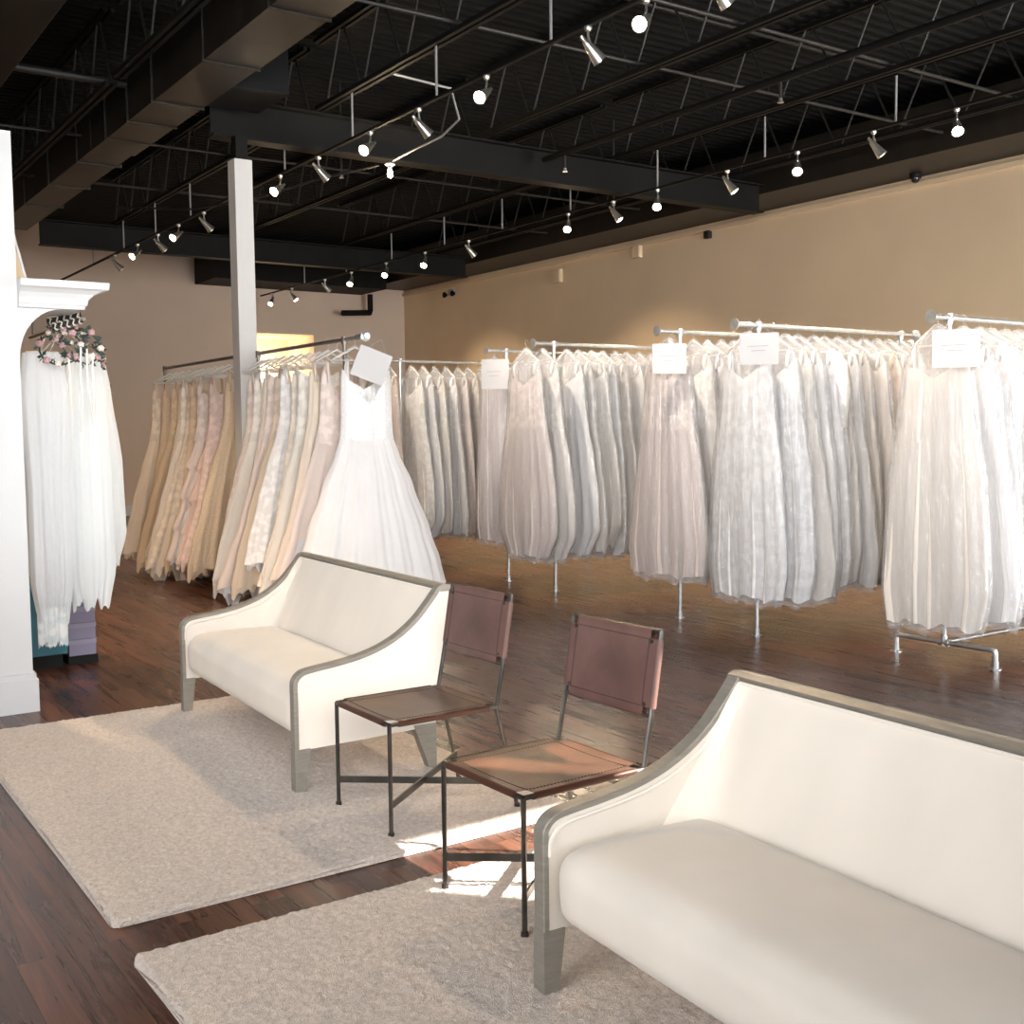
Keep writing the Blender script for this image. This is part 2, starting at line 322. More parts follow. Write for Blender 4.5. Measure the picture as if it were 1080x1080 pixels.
t = thing('emergency_light', 'twin headed dark emergency lamp on the tan wall near the far corner', 'emergency light', (XW-.06, 20.6, 4.52))
link('case', bevel(boxbm(((-.04, -.1, -.06), (.04, .1, .06))), .01), RODGREY, t)
for s in (-.16, .16):
    bm = bmesh.new(); lathe(bm, [(.03, 0), (.06, .05), (.06, .07)], 14, Matrix.Translation((-.03, s, -.05)) @ Matrix.Rotation(-PI/2, 4, 'Y')); link('lamp_head', bm, BLACKSTEEL, t)
t = thing('louvre_vent', 'pale louvred vent in the lit alcove of the far wall', 'vent', (9.25, YF+1.36, 2.95))
link('frame', boxbm(((-.2, -.02, -.6), (.2, .02, .62))), PAPER, t, False)
bm = bmesh.new()
for k in range(14): bar(bm, (-.17, -.03, -.52+k*.08), (.17, -.03, -.52+k*.08), .03, .03)
link('slats', bm, mat('slat_paint', (.4, .37, .3), .6), t, False)  # slats in one tone darker than the frame
tag(link('wall_sconce', lathe(bmesh.new(), [(.05, 0), (.09, .1), (.09, .16), (.05, .2)], 16), BULB, loc=(9.75, YF+1.22, 2.75)), 'small glowing wall lamp inside the far alcove', 'lamp')
light('sconce_light', 'POINT', (9.75, YF+1.0, 2.9), (0, 0, -1), 30, (1, .82, .5), shadow_soft_size=.1)

# ---------------------------------------------------------------- track lights
TZ = 4.45
def track(x, y0, y1, rods, label):
    t = thing('lighting_track', label, 'lighting track', (x, y0, TZ), 0, 'black ceiling lighting tracks')
    link('rail', boxbm(((-.018, 0, -.012), (.018, y1-y0, .012))), BLACKSTEEL, t, False)
    for y in rods: link('hanging_rod', tubebm(([(0, y-y0, .012), (0, y-y0, .44)], .011), n=8), RODGREY, t)
track(5.12, 3.2, 22.2, (5.2, 6.9, 8.55, 10.15, 11.8, 14.9, 16.4, 18.0, 19.8), 'long black lighting track on grey rods over the sofas, left one')
track(9.2, 3.4, 22.6, (5.4, 6.95, 8.6, 10.3, 12.0, 13.6, 15.2, 16.9, 18.6, 20.4), 'long black lighting track on grey rods over the right racks')
def lamp(x, y, d, lit, label, grp, energy, lc=(1, .76, .50)):
    t = thing('track_light', label, 'spotlight', (x, y, TZ-.012), 0, grp)
    bm = bmesh.new(); lathe(bm, [(.028, 0), (.03, -.012), (.022, -.03)], 14); link('mount', bm, BRUSHED, t)
    d = Vector(d).normalized(); piv = Vector((0, 0, -.13))
    side = Vector((d.x, d.y, 0)).normalized()
    link('stem', tubebm(([(0, 0, -.028), (0, 0, -.07), side*.012+Vector((0, 0, -.1)), piv], .009), n=8), BRUSHED, t)
    Mx = Matrix.Translation(piv) @ Vector((0, 0, 1)).rotation_difference(d).to_matrix().to_4x4()
    bm = bmesh.new(); lathe(bm, [(.006, -.085), (.014, -.08), (.018, -.04), (.026, -.03), (.030, .0), (.052, .125), (.055, .135), (.048, .132), (.03, .06)], 18, Mx); sh = link('shade', bm, BRUSHED, t)
    bm = bmesh.new(); lathe(bm, [(.012, .05), (.03, .085), (.044, .112), (.040, .128), (.022, .138), (.004, .141)], 16, Mx); link('bulb', bm, BULB if lit else mat('unlit_bulb_glass', (.75, .74, .7), .15, emit=((1, .8, .5), 1.2)), sh)
    L = light('spot_light', 'SPOT', (0, 0, 0), d, energy, lc, spot_size=math.radians(75), spot_blend=.7, shadow_soft_size=.04)
    L.parent = t; L.location = piv+d*.16
A = (-.75, -.36, -.52); B = (.62, -.1, -.62); Cc = (-.5, -.45, -.72); D = (.42, -.42, -.78)
left = [(3.7, B, 0), (4.5, B, 0), (5.2, B, 0), (5.84, A, 1), (6.46, B, 0), (7.77, A, 1), (8.86, B, 0), (9.78, A, 1), (10.94, B, 0), (11.93, A, 1), (14.4, B, 0), (15.4, A, 1), (16.3, B, 0), (17.3, A, 1), (18.5, B, 0)]  # nearest three lamps are unseen, added to brighten the right racks
for i, (y, d, lit) in enumerate(left):
    lamp(5.12, y, d, lit, '%s spotlight, %s along the left track from the camera end' % ('glowing' if lit else 'silver cone', ORD[i+1]), 'spotlights on the left track', 160 if lit else (130 if y < 6 else 380), (1, .76, .5) if lit else (1, .86, .72))
right = [(6.3, Cc, 1), (7.2, D, 0), (8.15, Cc, 1), (9.15, D, 1), (10.3, Cc, 1), (11.12, D, 1), (12.05, Cc, 1), (14.5, B, 0), (15.8, Cc, 1), (17.1, Cc, 1), (18.4, Cc, 1), (19.5, B, 0), (21.0, D, 1), (22.0, Cc, 1)]
for i, (y, d, lit) in enumerate(right):
    lamp(9.2, y, d, lit, '%s spotlight, %s along the right track from the camera end' % ('glowing' if lit else 'silver cone', ORD[i+1]), 'spotlights on the right track', 200)

track(1.2, 8.5, 21, (9.2, 11.5, 14, 17, 20), 'black lighting track behind the white partition at the left')
for i, (y, d) in enumerate(((8.8, (.20, -.06, -1)), (9.9, (.3, .1, -.9)), (11.4, (.3, .3, -.85)), (14, (.5, .4, -.8)), (17, (.4, .6, -.7)), (19.6, (.3, .8, -.5)))):
    lamp(1.2, y, d, 1, 'glowing spotlight, %s along the track behind the partition' % ORD[i+1], 'spotlights behind the partition', 420 if y < 9.5 else 220, (1, .74, .5))

# ---------------------------------------------------------------- rugs
def rug(x0, y0, x1, y1, label, rc, seed):
    random.seed(seed); st = .0105; nx = int((x1-x0)/st); ny = int((y1-y0)/st); bm = bmesh.new()
    hx, hy = (x1-x0)/2, (y1-y0)/2; g = []
    for i in range(nx+1):
        row = []
        for j in range(ny+1):
            x = -hx+2*hx*i/nx; y = -hy+2*hy*j/ny
            # rounded corners
            cx, cy = max(abs(x)-(hx-rc), 0), max(abs(y)-(hy-rc), 0); q = math.hypot(cx, cy)
            if q > rc:
                x = math.copysign(hx-rc+cx/q*rc, x); y = math.copysign(hy-rc+cy/q*rc, y)
            e = min(i, nx-i, j, ny-j)
            z = 0.002 if e == 0 else (.012 if e == 1 else .019)+random.uniform(-.0032, .0032)+.003*noise.noise((x*28, y*28, 0))
            row.append(bm.verts.new((x+random.uniform(-.0035, .0035), y+random.uniform(-.0035, .0035), z)))
        g.append(row)
    for i in range(nx):
        for j in range(ny): bm.faces.new((g[i][j], g[i+1][j], g[i+1][j+1], g[i][j+1]))
    o = link('shag_rug', bm, RUG, loc=((x0+x1)/2, (y0+y1)/2, 0)); tag(o, label, 'rug')
rug(.935, 3.68, 2.86, 6.56, 'cream shag rug under the farther sofa and chairs', .02, 1)
rug(.92, .4, 2.86, 3.44, 'cream shag rug in the foreground under the nearest sofa', .06, 2)

# ---------------------------------------------------------------- sofas
OUT = [(0, .02), (0, .20), (0, .40), (0, .485), (.008, .51), (.025, .53), (.055, .545), (.12, .555), (.22, .567), (.33, .587), (.43, .618), (.52, .663), (.60, .722), (.66, .785), (.70, .832), (.722, .862)]
def smoothpath(P, n=5):
    P = [Vector(p) for p in P]; R = []
    for i in range(len(P)-1):
        a, b, c, d = P[max(i-1, 0)], P[i], P[i+1], P[min(i+2, len(P)-1)]
        for k in range(n):
            t = k/n; R.append(.5*((2*b)+(c-a)*t+(2*a-5*b+4*c-d)*t*t+(-a+3*b-3*c+d)*t*t*t))
    R.append(P[-1]); return R
def band(bm, path, y0, y1, th0, th1=None):
    """flat band following a path in the xz plane, thickness inward (right-hand side)"""
    n = len(path); L = []
    for i, p in enumerate(path):
        t = (path[min(i+1, n-1)]-path[max(i-1, 0)]); t = Vector((t[0], t[1])).normalized(); nr = Vector((t.y, -t.x))
        th = th0+(th1-th0)*i/(n-1) if th1 is not None else th0
        q = Vector((p[0], p[1]))+nr*th
        L.append([bm.verts.new((p[0], y0, p[1])), bm.verts.new((p[0], y1, p[1])), bm.verts.new((q.x, y1, q.y)), bm.verts.new((q.x, y0, q.y))])
    for a, b in zip(L, L[1:]):
        for k in range(4): bm.faces.new((a[k], a[(k+1) % 4], b[(k+1) % 4], b[k]))
    bm.faces.new(L[0][::-1]); bm.faces.new(L[-1])
def make_sofa():
    """local: front at x=0 facing -x, right end y=0, left end y=L"""
    t = thing('settee', '', 'sofa'); Ls = 1.80
    path = smoothpath(OUT, 4)
    arm = [p for p in path if p[1] > .2]
    for s, y0, y1 in (('r', 0, .052), ('l', Ls-.052, Ls)):
        # upholstered side panel
        bm = bmesh.new(); pts = [(p[0]+.012, p[1]-.010) for p in arm]
        pts += [(.79, .845), (.775, .77), (.735, .50), (.70, .205), (.35, .195), (.02, .19)]
        a = [bm.verts.new((x, y0+.006, z)) for x, z in pts]; b = [bm.verts.new((x, y1-.004, z)) for x, z in pts]
        bm.faces.new(a); bm.faces.new(b[::-1])
        for i in range(len(pts)): bm.faces.new((a[i], b[i], b[(i+1) % len(pts)], a[(i+1) % len(pts)]))
        bmesh.ops.recalc_face_normals(bm, faces=bm.faces); link('arm_panel', bm, SOFA, t, False)
        bm = bmesh.new(); band(bm, path, y0, y1, .020); bmesh.ops.recalc_face_normals(bm, faces=bm.faces)
        o = link('arm_trim', bm, SOFAWOOD, t); o.modifiers.new('bevel', 'BEVEL').width = .003
        # piping inside the arm
        yp = y1 if s == 'r' else y0
        link('piping', tubebm(([(p[0]+.022, yp, p[1]-.034) for p in arm[6:]], .006), n=6), SOFA, t)
        # front leg widening below trim
        bm = bmesh.new(); yl = (y0-.001, y1+.001)
        v = [bm.verts.new(c) for c in ((-.001, yl[0], .0), (.048, yl[0], .0), (.072, yl[0], .195), (-.001, yl[0], .195), (-.001, yl[1], .0), (.048, yl[1], .0), (.072, yl[1], .195), (-.001, yl[1], .195))]
        for f in ((0, 1, 2, 3), (7, 6, 5, 4), (0, 4, 5, 1), (1, 5, 6, 2), (2, 6, 7, 3), (3, 7, 4, 0)): bm.faces.new([v[i] for i in f])
        bmesh.ops.recalc_face_normals(bm, faces=bm.faces); link('leg', bm, SOFAWOOD, t, False)
        bm = bmesh.new(); v = [bm.verts.new(c) for c in ((.665, yl[0], 0), (.70, yl[0], 0), (.70, yl[0], .22), (.585, yl[0], .22), (.665, yl[1], 0), (.70, yl[1], 0), (.70, yl[1], .22), (.585, yl[1], .22))]
        for f in ((0, 1, 2, 3), (7, 6, 5, 4), (0, 4, 5, 1), (1, 5, 6, 2), (2, 6, 7, 3), (3, 7, 4, 0)): bm.faces.new([v[i] for i in f])
        bmesh.ops.recalc_face_normals(bm, faces=bm.faces); link('leg', bm, SOFAWOOD, t, False)
    # top rail
    bm = bmesh.new(); pr = [(.722, .862), (.748, .872), (.79, .866), (.785, .838), (.735, .838)]
    a = [bm.verts.new((x, 0, z)) for x, z in pr]; b = [bm.verts.new((x, Ls, z)) for x, z in pr]
    bm.faces.new(a); bm.faces.new(b[::-1])
    for i in range(5): bm.faces.new((a[i], b[i], b[(i+1) % 5], a[(i+1) % 5]))
    bmesh.ops.recalc_face_normals(bm, faces=bm.faces); link('top_rail', bm, SOFAWOOD, t, False)
    # back: curved inner face, merging round the corners into the arms
    bm = bmesh.new(); nu, nv = 48, 16; g = []
    inner = [(.50, .36), (.545, .44), (.585, .52), (.625, .61), (.665, .71), (.70, .79), (.725, .845)]
    for i in range(nu+1):
        u = i/nu; y = .046+u*(Ls-.092); row = []
        e = min(u, 1-u)*(Ls-.092)
        for j in range(nv+1):
            v = j/nv; k = v*(len(inner)-1); a = min(int(k), len(inner)-2); f = k-a
            x = inner[a][0]*(1-f)+inner[a+1][0]*f; z = inner[a][1]*(1-f)+inner[a+1][1]*f
            rc = .16*(1-v)+.015; q = max(0, 1-e/rc); x -= rc*.75*(1-math.sqrt(max(0, 1-q*q)))
            x -= .02*math.sin(PI*v)*min(1, e/.2)
            row.append(bm.verts.new((x, y, z)))
        row.append(bm.verts.new((.775, y, .846))); row.append(bm.verts.new((.765, y, .77))); row.append(bm.verts.new((.715, y, .46))); row.append(bm.verts.new((.69, y, .21))); row.append(bm.verts.new((.5, y, .21)))
        g.append(row)
    for a, b in zip(g, g[1:]):
        for j in range(len(a)): bm.faces.new((a[j], b[j], b[(j+1) % len(a)], a[(j+1) % len(a)]))
    bm.faces.new(g[0][::-1]); bm.faces.new(g[-1]); bmesh.ops.recalc_face_normals(bm, faces=bm.faces)
    link('backrest', bm, SOFAIN, t)
    link('piping', tubebm(([(.722, .055, .842), (.722, Ls-.055, .842)], .006), n=6), SOFA, t)
    # seat: rounded block
    bm = bmesh.new(); hx, hy, hz, r = .285, Ls/2-.054, .125, .085
    bmesh.ops.create_cube(bm, size=2); bmesh.ops.subdivide_edges(bm, edges=list(bm.edges), cuts=27, use_grid_fill=True)
    for v in bm.verts:
        c = v.co; p = Vector((c.x*hx, c.y*hy, c.z*hz)); u, w = c.x, c.y
        rr_ = Vector((r, r*.9, r)); q = Vector([max(abs(p[i])-((hx, hy, hz)[i]-rr_[i]), 0)*(1 if p[i] > 0 else -1) for i in range(3)])
        base = p-q
        if q.length > 0: m = max(abs(q[i]/rr_[i]) for i in range(3)); qq = Vector([q[i]/rr_[i] for i in range(3)]); qq = qq.normalized()*m; q = Vector([qq[i]*rr_[i] for i in range(3)])
        p = base+q
        if p.z > 0: p.z += .035*(1-u*u)*(1-w**4)*(p.z/hz)
        if u < 0 and p.z < 0: p.x += .03*(p.z/hz)**2
        v.co = p+Vector((hx+.012, Ls/2, .205+hz))
    link('seat', bm, SOFAIN, t)
    # underside deck
    return t
s1 = make_sofa(); s1.location = (1.965, 4.575, .012); s1.rotation_euler = (0, 0, math.radians(-2.6)); s1['label'] = 'cream two seat settee with silver wood trim on the farther rug'; s1['group'] = 'cream settees'
s2 = copy_tree(s1); s2.scale = (1, 1, .955); s2.location = (1.70, .745, .012); s2.rotation_euler = (0, 0, math.radians(-3.2)); s2['label'] = 'largest cream settee with silver wood trim in the right foreground'

# ---------------------------------------------------------------- leather chairs
def make_chair():
    t = thing('dining_chair', '', 'chair'); w = .234; r = .009
    for s in (-1, 1): link('leg', tubebm(([(0, s*w, 0), (0, s*w, .445)], .009), n=8), CHAIRSTEEL, t)
    for s in (-1, 1):
        link('leg', tubebm(([(.60, s*w, 0), (.585, s*w, .08), (.535, s*w, .30), (.505, s*w, .42), (.50, s*w, .445)], .009), n=8), CHAIRSTEEL, t)
        link('back_upright', tubebm(([(.50, s*w, .445), (.535, s*w, .62), (.585, s*w, .905)], .009), n=8), CHAIRSTEEL, t)
    bm = bmesh.new(); tube(bm, [(0, -w, .445), (0, w, .445)], r, 8); tube(bm, [(0, w, .445), (.5, w, .445)], r, 8); tube(bm, [(.5, w, .445), (.5, -w, .445)], r, 8); tube(bm, [(.5, -w, .445), (0, -w, .445)], r, 8)
    link('seat_frame', bm, CHAIRSTEEL, t)
    link('back_crossbar', tubebm(([(.535, -w, .62), (.535, w, .62)], r), n=8), CHAIRSTEEL, t)
    link('back_crossbar', tubebm(([(.584, -w, .90), (.584, w, .90)], r), n=8), CHAIRSTEEL, t)
    bm = bmesh.new(); bar(bm, (0, -w, .125), (.59, w, .125), .008, .028); link('stretcher', bm, CHAIRSTEEL, t, False)
    bm = bmesh.new(); bar(bm, (0, w, .115), (.59, -w, .115), .008, .028); link('stretcher', bm, CHAIRSTEEL, t, False)
    def leather(P00, P10, P01, P11, n, sag, name, m, rolls, notch=.035):
        """sheet between four corners, wrapped round the tubes at the edges"""
        bm = bmesh.new(); P00, P10, P01, P11 = map(Vector, (P00, P10, P01, P11)); n = Vector(n).normalized(); N = 26; g = []
        f = lambda u, v: (P00*(1-u)*(1-v)+P10*u*(1-v)+P01*(1-u)*v+P11*u*v)
        for i in range(N+1):
            row = []
            for j in range(N+1):
                u, v = i/N, j/N
                p = f(u, v)+n*(.0105-sag*(1-(2*u-1)**4)*(1-(2*v-1)**2)); row.append(bm.verts.new(p))
            g.append(row)
        for i in range(N):
            for j in range(N):
                if (i < 2 or i >= N-2) and (j < 2 or j >= N-2): continue
                bm.faces.new((g[i][j], g[i+1][j], g[i+1][j+1], g[i][j+1]))
        # rolled edges
        for (a, b, inn) in rolls(P00, P10, P01, P11):
            a, b, inn = Vector(a), Vector(b), Vector(inn).normalized(); d = b-a; a2 = a+d*.075; b2 = b-d*.075; R = .0125; prev = None
            for k in range(9):
                an = -PI*.02+k/8*PI*1.05
                off = n*math.cos(an)*R-inn*math.sin(an)*R; q = [bm.verts.new(a2+off), bm.verts.new(b2+off)]
                if prev: bm.faces.new((prev[0], prev[1], q[1], q[0]))
                prev = q
            q = [bm.verts.new(a2-n*R+inn*.035), bm.verts.new(b2-n*R+inn*.035)]; bm.faces.new((prev[0], prev[1], q[1], q[0]))
        lo = link(name, bm, m, t)
        bm = bmesh.new(); K = 30
        for k in range(K):
            for v in (.085, .915):
                a = k/K*.84+.08; p, q = f(a, v), f(a+.014, v); o_ = n*(.0115-sag*(1-(2*a-1)**4)*(1-(2*v-1)**2)); bar(bm, p+o_, q+o_, .003, .002)
                p, q = f(v, a), f(v, a+.014); o_ = n*(.0115-sag*(1-(2*v-1)**4)*(1-(2*a-1)**2)); bar(bm, p+o_, q+o_, .003, .002)
        link('stitching', bm, THREAD, lo, False)
    leather((0, -w, .445), (.5, -w, .445), (0, w, .445), (.5, w, .445), (0, 0, 1), .014, 'seat', LEATHER,
            lambda a, b, c, d: ((a, b, (0, 1, 0)), (c, d, (0, -1, 0)), (a, c, (1, 0, 0)), (b, d, (-1, 0, 0))))
    up = Vector((.045, 0, .27)).normalized(); nb = Vector((-up.z, 0, up.x))
    leather((.537, -w, .625), (.582, -w, .895), (.537, w, .625), (.582, w, .895), nb, -.008, 'backrest', LEATHERD,
            lambda a, b, c, d: ((a, b, (0, 1, 0)), (c, d, (0, -1, 0)), (a, c, up), (b, d, -up)))
    bm = bmesh.new()
    for (x, z, s) in ((.543, .655, 1), (.543, .655, -1), (.577, .865, 1), (.577, .865, -1)):
        tube(bm, [Vector((x, s*.205, z))+nb*.011, Vector((x, s*.205, z))+nb*.016], .007, 8)
    link('rivets', bm, CHAIRSTEEL, t)
    for x in (0, .6):
        for s in (-1, 1): bm = bmesh.new(); lathe(bm, [(.012, 0), (.013, .004), (.012, .018)], 10, Matrix.Translation((x, s*w, 0))); link('foot_cap', bm, THREAD, t)
    return t
c1 = make_chair(); c1.location = (2.05, 4.09, .014); c1['label'] = 'brown leather sling chair next to the farther settee, on the rug'; c1['group'] = 'brown leather chairs'
c2 = copy_tree(c1); c2.location = (1.965, 3.065, .014); c2['label'] = 'brown leather sling chair nearest the foreground settee'; c2.rotation_euler = (0, 0, math.radians(1))

# ---------------------------------------------------------------- gowns
COLS = {
 'white': (.90, .89, .885), 'ivory': (.88, .84, .78), 'cream': (.84, .77, .68), 'champagne': (.78, .67, .55), 'gold': (.68, .53, .37),
 'blush': (.86, .75, .70), 'pink': (.80, .62, .55), 'lilac': (.85, .80, .83), 'peach': (.80, .62, .48), 'silver': (.78, .785, .80)}
def fabric(c, kind):
    col = COLS[c]; n = '%s_%s' % (c, kind)
    if kind == 'lace': return lace(n, tuple(min(.9, k*1.04) for k in col), tuple(k*.86 for k in col))
    if kind == 'satin': return mat(n, col, .38, var=.02, vs=5, sheen=.2, transl=.08)
    if kind == 'beaded': return mat(n, col, .45, var=.16, vs=110, bump=.6, bs=90, transl=.05)
    return mat(n, col, .85, var=.035, vs=8, stretch=(1, 1, .25), sheen=.4, transl=.22)
def shell(bm, zs, fa, fbf, fbb, amp, n1, n2, ph, nseg, hem=0, top=None, yoff=None, jag=0):
    """rings of a hanging garment; fa half width, fbf/fbb front/back depth as functions of z"""
    # arc-length even angles for the lowest ring
    a0, b0 = fa(zs[0]), (fbf(zs[0])+fbb(zs[0]))/2; M = 720; acc = [0]
    for k in range(M):
        t0, t1 = 2*PI*k/M, 2*PI*(k+1)/M; acc.append(acc[-1]+math.hypot(a0*(math.cos(t1)-math.cos(t0)), b0*(math.sin(t1)-math.sin(t0))))
    th = []; j = 0
    for k in range(nseg):
        s = acc[-1]*k/nseg
        while acc[j+1] < s: j += 1
        th.append(2*PI*(j+(s-acc[j])/(acc[j+1]-acc[j]))/M)
    rings = []
    for i, z in enumerate(zs):
        a, bf, bb, am = fa(z), fbf(z), fbb(z), amp(z); row = []
        for k, t in enumerate(th):
            u = 2*PI*k/nseg; c, s = math.cos(t), math.sin(t); b = bf if s < 0 else bb
            w = .62*math.cos(n1*u+ph+.5*math.sin(2.2*z+ph)+.6*math.sin(3*u+ph))+.38*math.cos(n2*u+2*ph+.4*math.sin(3*z))
            w = math.copysign(abs(w)**.8, w)*(.62+.38*math.sin(2*u+1.3*ph+.9*z)*math.cos(3*u-ph))+.35*math.cos(5*u+1.9*ph+z)
            nx, ny = c/max(a, .01), s/max(b, .01); L = math.hypot(nx, ny); nx /= L; ny /= L
            zz = z
            if i == 0 and hem: zz += hem*(math.sin(5*u+ph)+.6*math.sin(11*u+1.7*ph)+jag*math.sin(29*u))
            if top and i >= len(zs)-top[1]: zz += top[0](t)*(i-(len(zs)-top[1])+1)/top[1]
            row.append(bm.verts.new((a*c+nx*am*w, b*s+ny*am*w+(yoff(z) if yoff else 0), zz)))
        rings.append(row)
    for a, b in zip(rings, rings[1:]):
        for k in range(nseg): bm.faces.new((a[k], a[(k+1) % nseg], b[(k+1) % nseg], b[k]))
    return rings
def lin(a, b, n): return [a+(b-a)*i/n for i in range(n+1)]
GTOP = 1.86   # hem to shoulder
def gown_parts(A, BF, BB, ph, style, tiers=0, nseg=96, fold=.020, under=0., hem=.02, neck='v'):
    """list of (part name, mesh bmesh, slot) in local metres, z=0 the hem, x the hanger direction, -y the front"""
    out = []; wz = 1.22
    fa = lambda z: interp(A, z/GTOP); fb = lambda z: interp(BF, z/GTOP); fk = lambda z: interp(BB, z/GTOP)
    am = lambda z: fold*max(.1, 1-z/wz*.85)+.001
    if tiers:
        def tier(z): k = (wz-z)/wz*tiers; return .045*((k % 1))**1.3*(1 if z < wz else 0)
        fa2 = lambda z: fa(z)*.92+tier(z); fb2 = lambda z: fb(z)*.8+tier(z)*.7; fk2 = lambda z: fk(z)*.8+tier(z)*.7
    else: fa2, fb2, fk2 = fa, fb, fk
    bm = bmesh.new(); shell(bm, lin(0, wz, 44 if tiers else 26), fa2, fb2, fk2, am, 13, 31, ph, nseg, hem); out.append(('skirt', bm))
    if under:
        bm = bmesh.new(); shell(bm, lin(-under, .5, 8), lambda z: fa(max(z, 0))*.97-.01, lambda z: max(.02, fb(max(z, 0))*.95-.01), lambda z: max(.02, fk(max(z, 0))*.95-.01), lambda z: .022, 19, 41, ph+1, nseg, hem*1.6, jag=.5); out.append(('underskirt', bm))
    def vneck(t):
        c, s = math.cos(t), math.sin(t); g = .10*abs(c)
        if neck == 'v': g += -.17*max(0, -s)**3 if s < 0 else -.06*s
        elif neck == 'strapless': g += .02-.1*max(0, s)
        return g
    bm = bmesh.new(); R = shell(bm, lin(wz-.015, GTOP-.18, 10), fa, fb, fk, lambda z: .006, 9, 23, ph, nseg, 0, (vneck, 6)); out.append(('bodice', bm))
    ax = fa(GTOP-.14)
    if neck != 'strapless' or style == 'sleeve':
        for s in (-1, 1):
            bm = bmesh.new(); tube(bm, [(s*ax*.80, -.035, GTOP-.18), (s*ax*.82, -.025, GTOP-.06), (s*ax*.78, 0, GTOP-.01), (s*ax*.80, .03, GTOP-.06), (s*ax*.8, .04, GTOP-.16)], .013, 8); out.append(('strap', bm))
    if style == 'sleeve':
        for s in (-1, 1):
            bm = bmesh.new(); tube(bm, [(s*ax*.8, 0, GTOP-.02), (s*(ax+.05), 0, GTOP-.12), (s*(ax+.08), -.02, GTOP-.35), (s*(ax+.07), -.03, GTOP-.62)], [.03, .055, .045, .03], 14); out.append(('sleeve', bm))
    return out
def bag_part(A, BF, BB, ph, nseg=72, drop=.05):
    BA = [(0, .0), (.5, .36), (.7, .30), (.87, .265), (.94, .235), (1, .15)]; fa = lambda z: max(interp(A, z/GTOP), interp(BA, z/GTOP))+.024; fb = lambda z: interp(BF, z/GTOP)+.012; fk = lambda z: interp(BB, z/GTOP)+.012
    bm = bmesh.new(); zs = lin(-drop, GTOP+.01, 26)+[GTOP+.05, GTOP+.09, GTOP+.115]
    def fa3(z): return (fa(max(z, 0)) if z < GTOP else fa(GTOP)*(1-(z-GTOP)/.125)+.012) if z > -.01 else fa(0)*.93
    def f3(f): return lambda z: (f(max(z, 0)) if z < GTOP else f(GTOP)*(1-(z-GTOP)/.14)+.012)
    shell(bm, zs, fa3, f3(fb), f3(fk), lambda z: .013 if z < GTOP-.1 else .004, 15, 33, ph+.7, nseg, .016, jag=.4)
    return bm
random.seed(7)
def P_(*v): return list(zip((0, .12, .3, .5, .655, .75, .87, .93, 1), v))
# protos: key -> dict(kind, profile ...). B columns: bagged (narrow), M: open rack gowns with wide hems
PRO = {
 'bag_column': dict(A=P_(.37, .41, .39, .36, .31, .27, .24, .21, .15), BF=P_(.066, .068, .068, .066, .064, .062, .058, .04, .02), style='plain', fold=.027),
 'bag_bell':   dict(A=P_(.32, .46, .45, .39, .31, .27, .24, .21, .15), BF=P_(.06, .072, .072, .068, .064, .062, .058, .04, .02), style='plain', fold=.030),
 'bag_wide':   dict(A=P_(.45, .48, .43, .37, .30, .26, .24, .21, .15), BF=P_(.068, .070, .068, .066, .064, .062, .058, .04, .02), style='plain', fold=.028),
 'bag_sleeve': dict(A=P_(.35, .38, .36, .33, .29, .26, .24, .21, .15), BF=P_(.066, .068, .068, .066, .064, .062, .058, .04, .02), style='sleeve', fold=.018),
 'open_flare': dict(A=P_(.62, .57, .47, .36, .26, .22, .21, .19, .14), BF=P_(.085, .08, .075, .07, .06, .058, .058, .04, .02), style='plain', fold=.034, under=.06, hem=.03),
 'open_slim':  dict(A=P_(.55, .47, .36, .29, .24, .21, .20, .19, .14), BF=P_(.08, .078, .07, .066, .06, .055, .06, .04, .02), style='plain', fold=.03, under=.05, hem=.03),
 'open_tier':  dict(A=P_(.60, .55, .45, .35, .25, .21, .20, .19, .14), BF=P_(.085, .08, .07, .07, .06, .055, .06, .04, .02), style='plain', fold=.03, tiers=4, under=.04, hem=.03),
 'open_train': dict(A=P_(.66, .58, .46, .36, .26, .22, .20, .19, .14), BF=P_(.09, .085, .075, .07, .06, .055, .06, .04, .02), style='plain', fold=.036, under=.09, hem=.04, neck='strapless'),
}
MESH = {}
def proto_meshes(key, ph):
    k = (key, ph)
    if k in MESH: return MESH[k]
    d = PRO[key]; L = []
    for n, bm in gown_parts(d['A'], d['BF'], d['BF'], ph, d['style'], d.get('tiers', 0), 96, d['fold'], d.get('under', 0), d.get('hem', .016), d.get('neck', 'v')):
        L.append((n, tomesh(n, bm)))
    if key.startswith('bag'): L.append(('garment_bag', tomesh('garment_bag', bag_part(d['A'], d['BF'], d['BF'], ph))))
    MESH[k] = L; return L
def tomesh(n, bm, mi=1):
    me = bpy.data.meshes.new(n); bm.normal_update(); bm.to_mesh(me); bm.free()
    for p in me.polygons: p.use_smooth = True
    for _ in range(mi): me.materials.append(None)
    return me
def put(n, me, m, parent):
    o = bpy.data.objects.new(n, me); COL.objects.link(o); o.parent = parent
    o.material_slots[0].link = 'OBJECT'; o.material_slots[0].material = m; return o
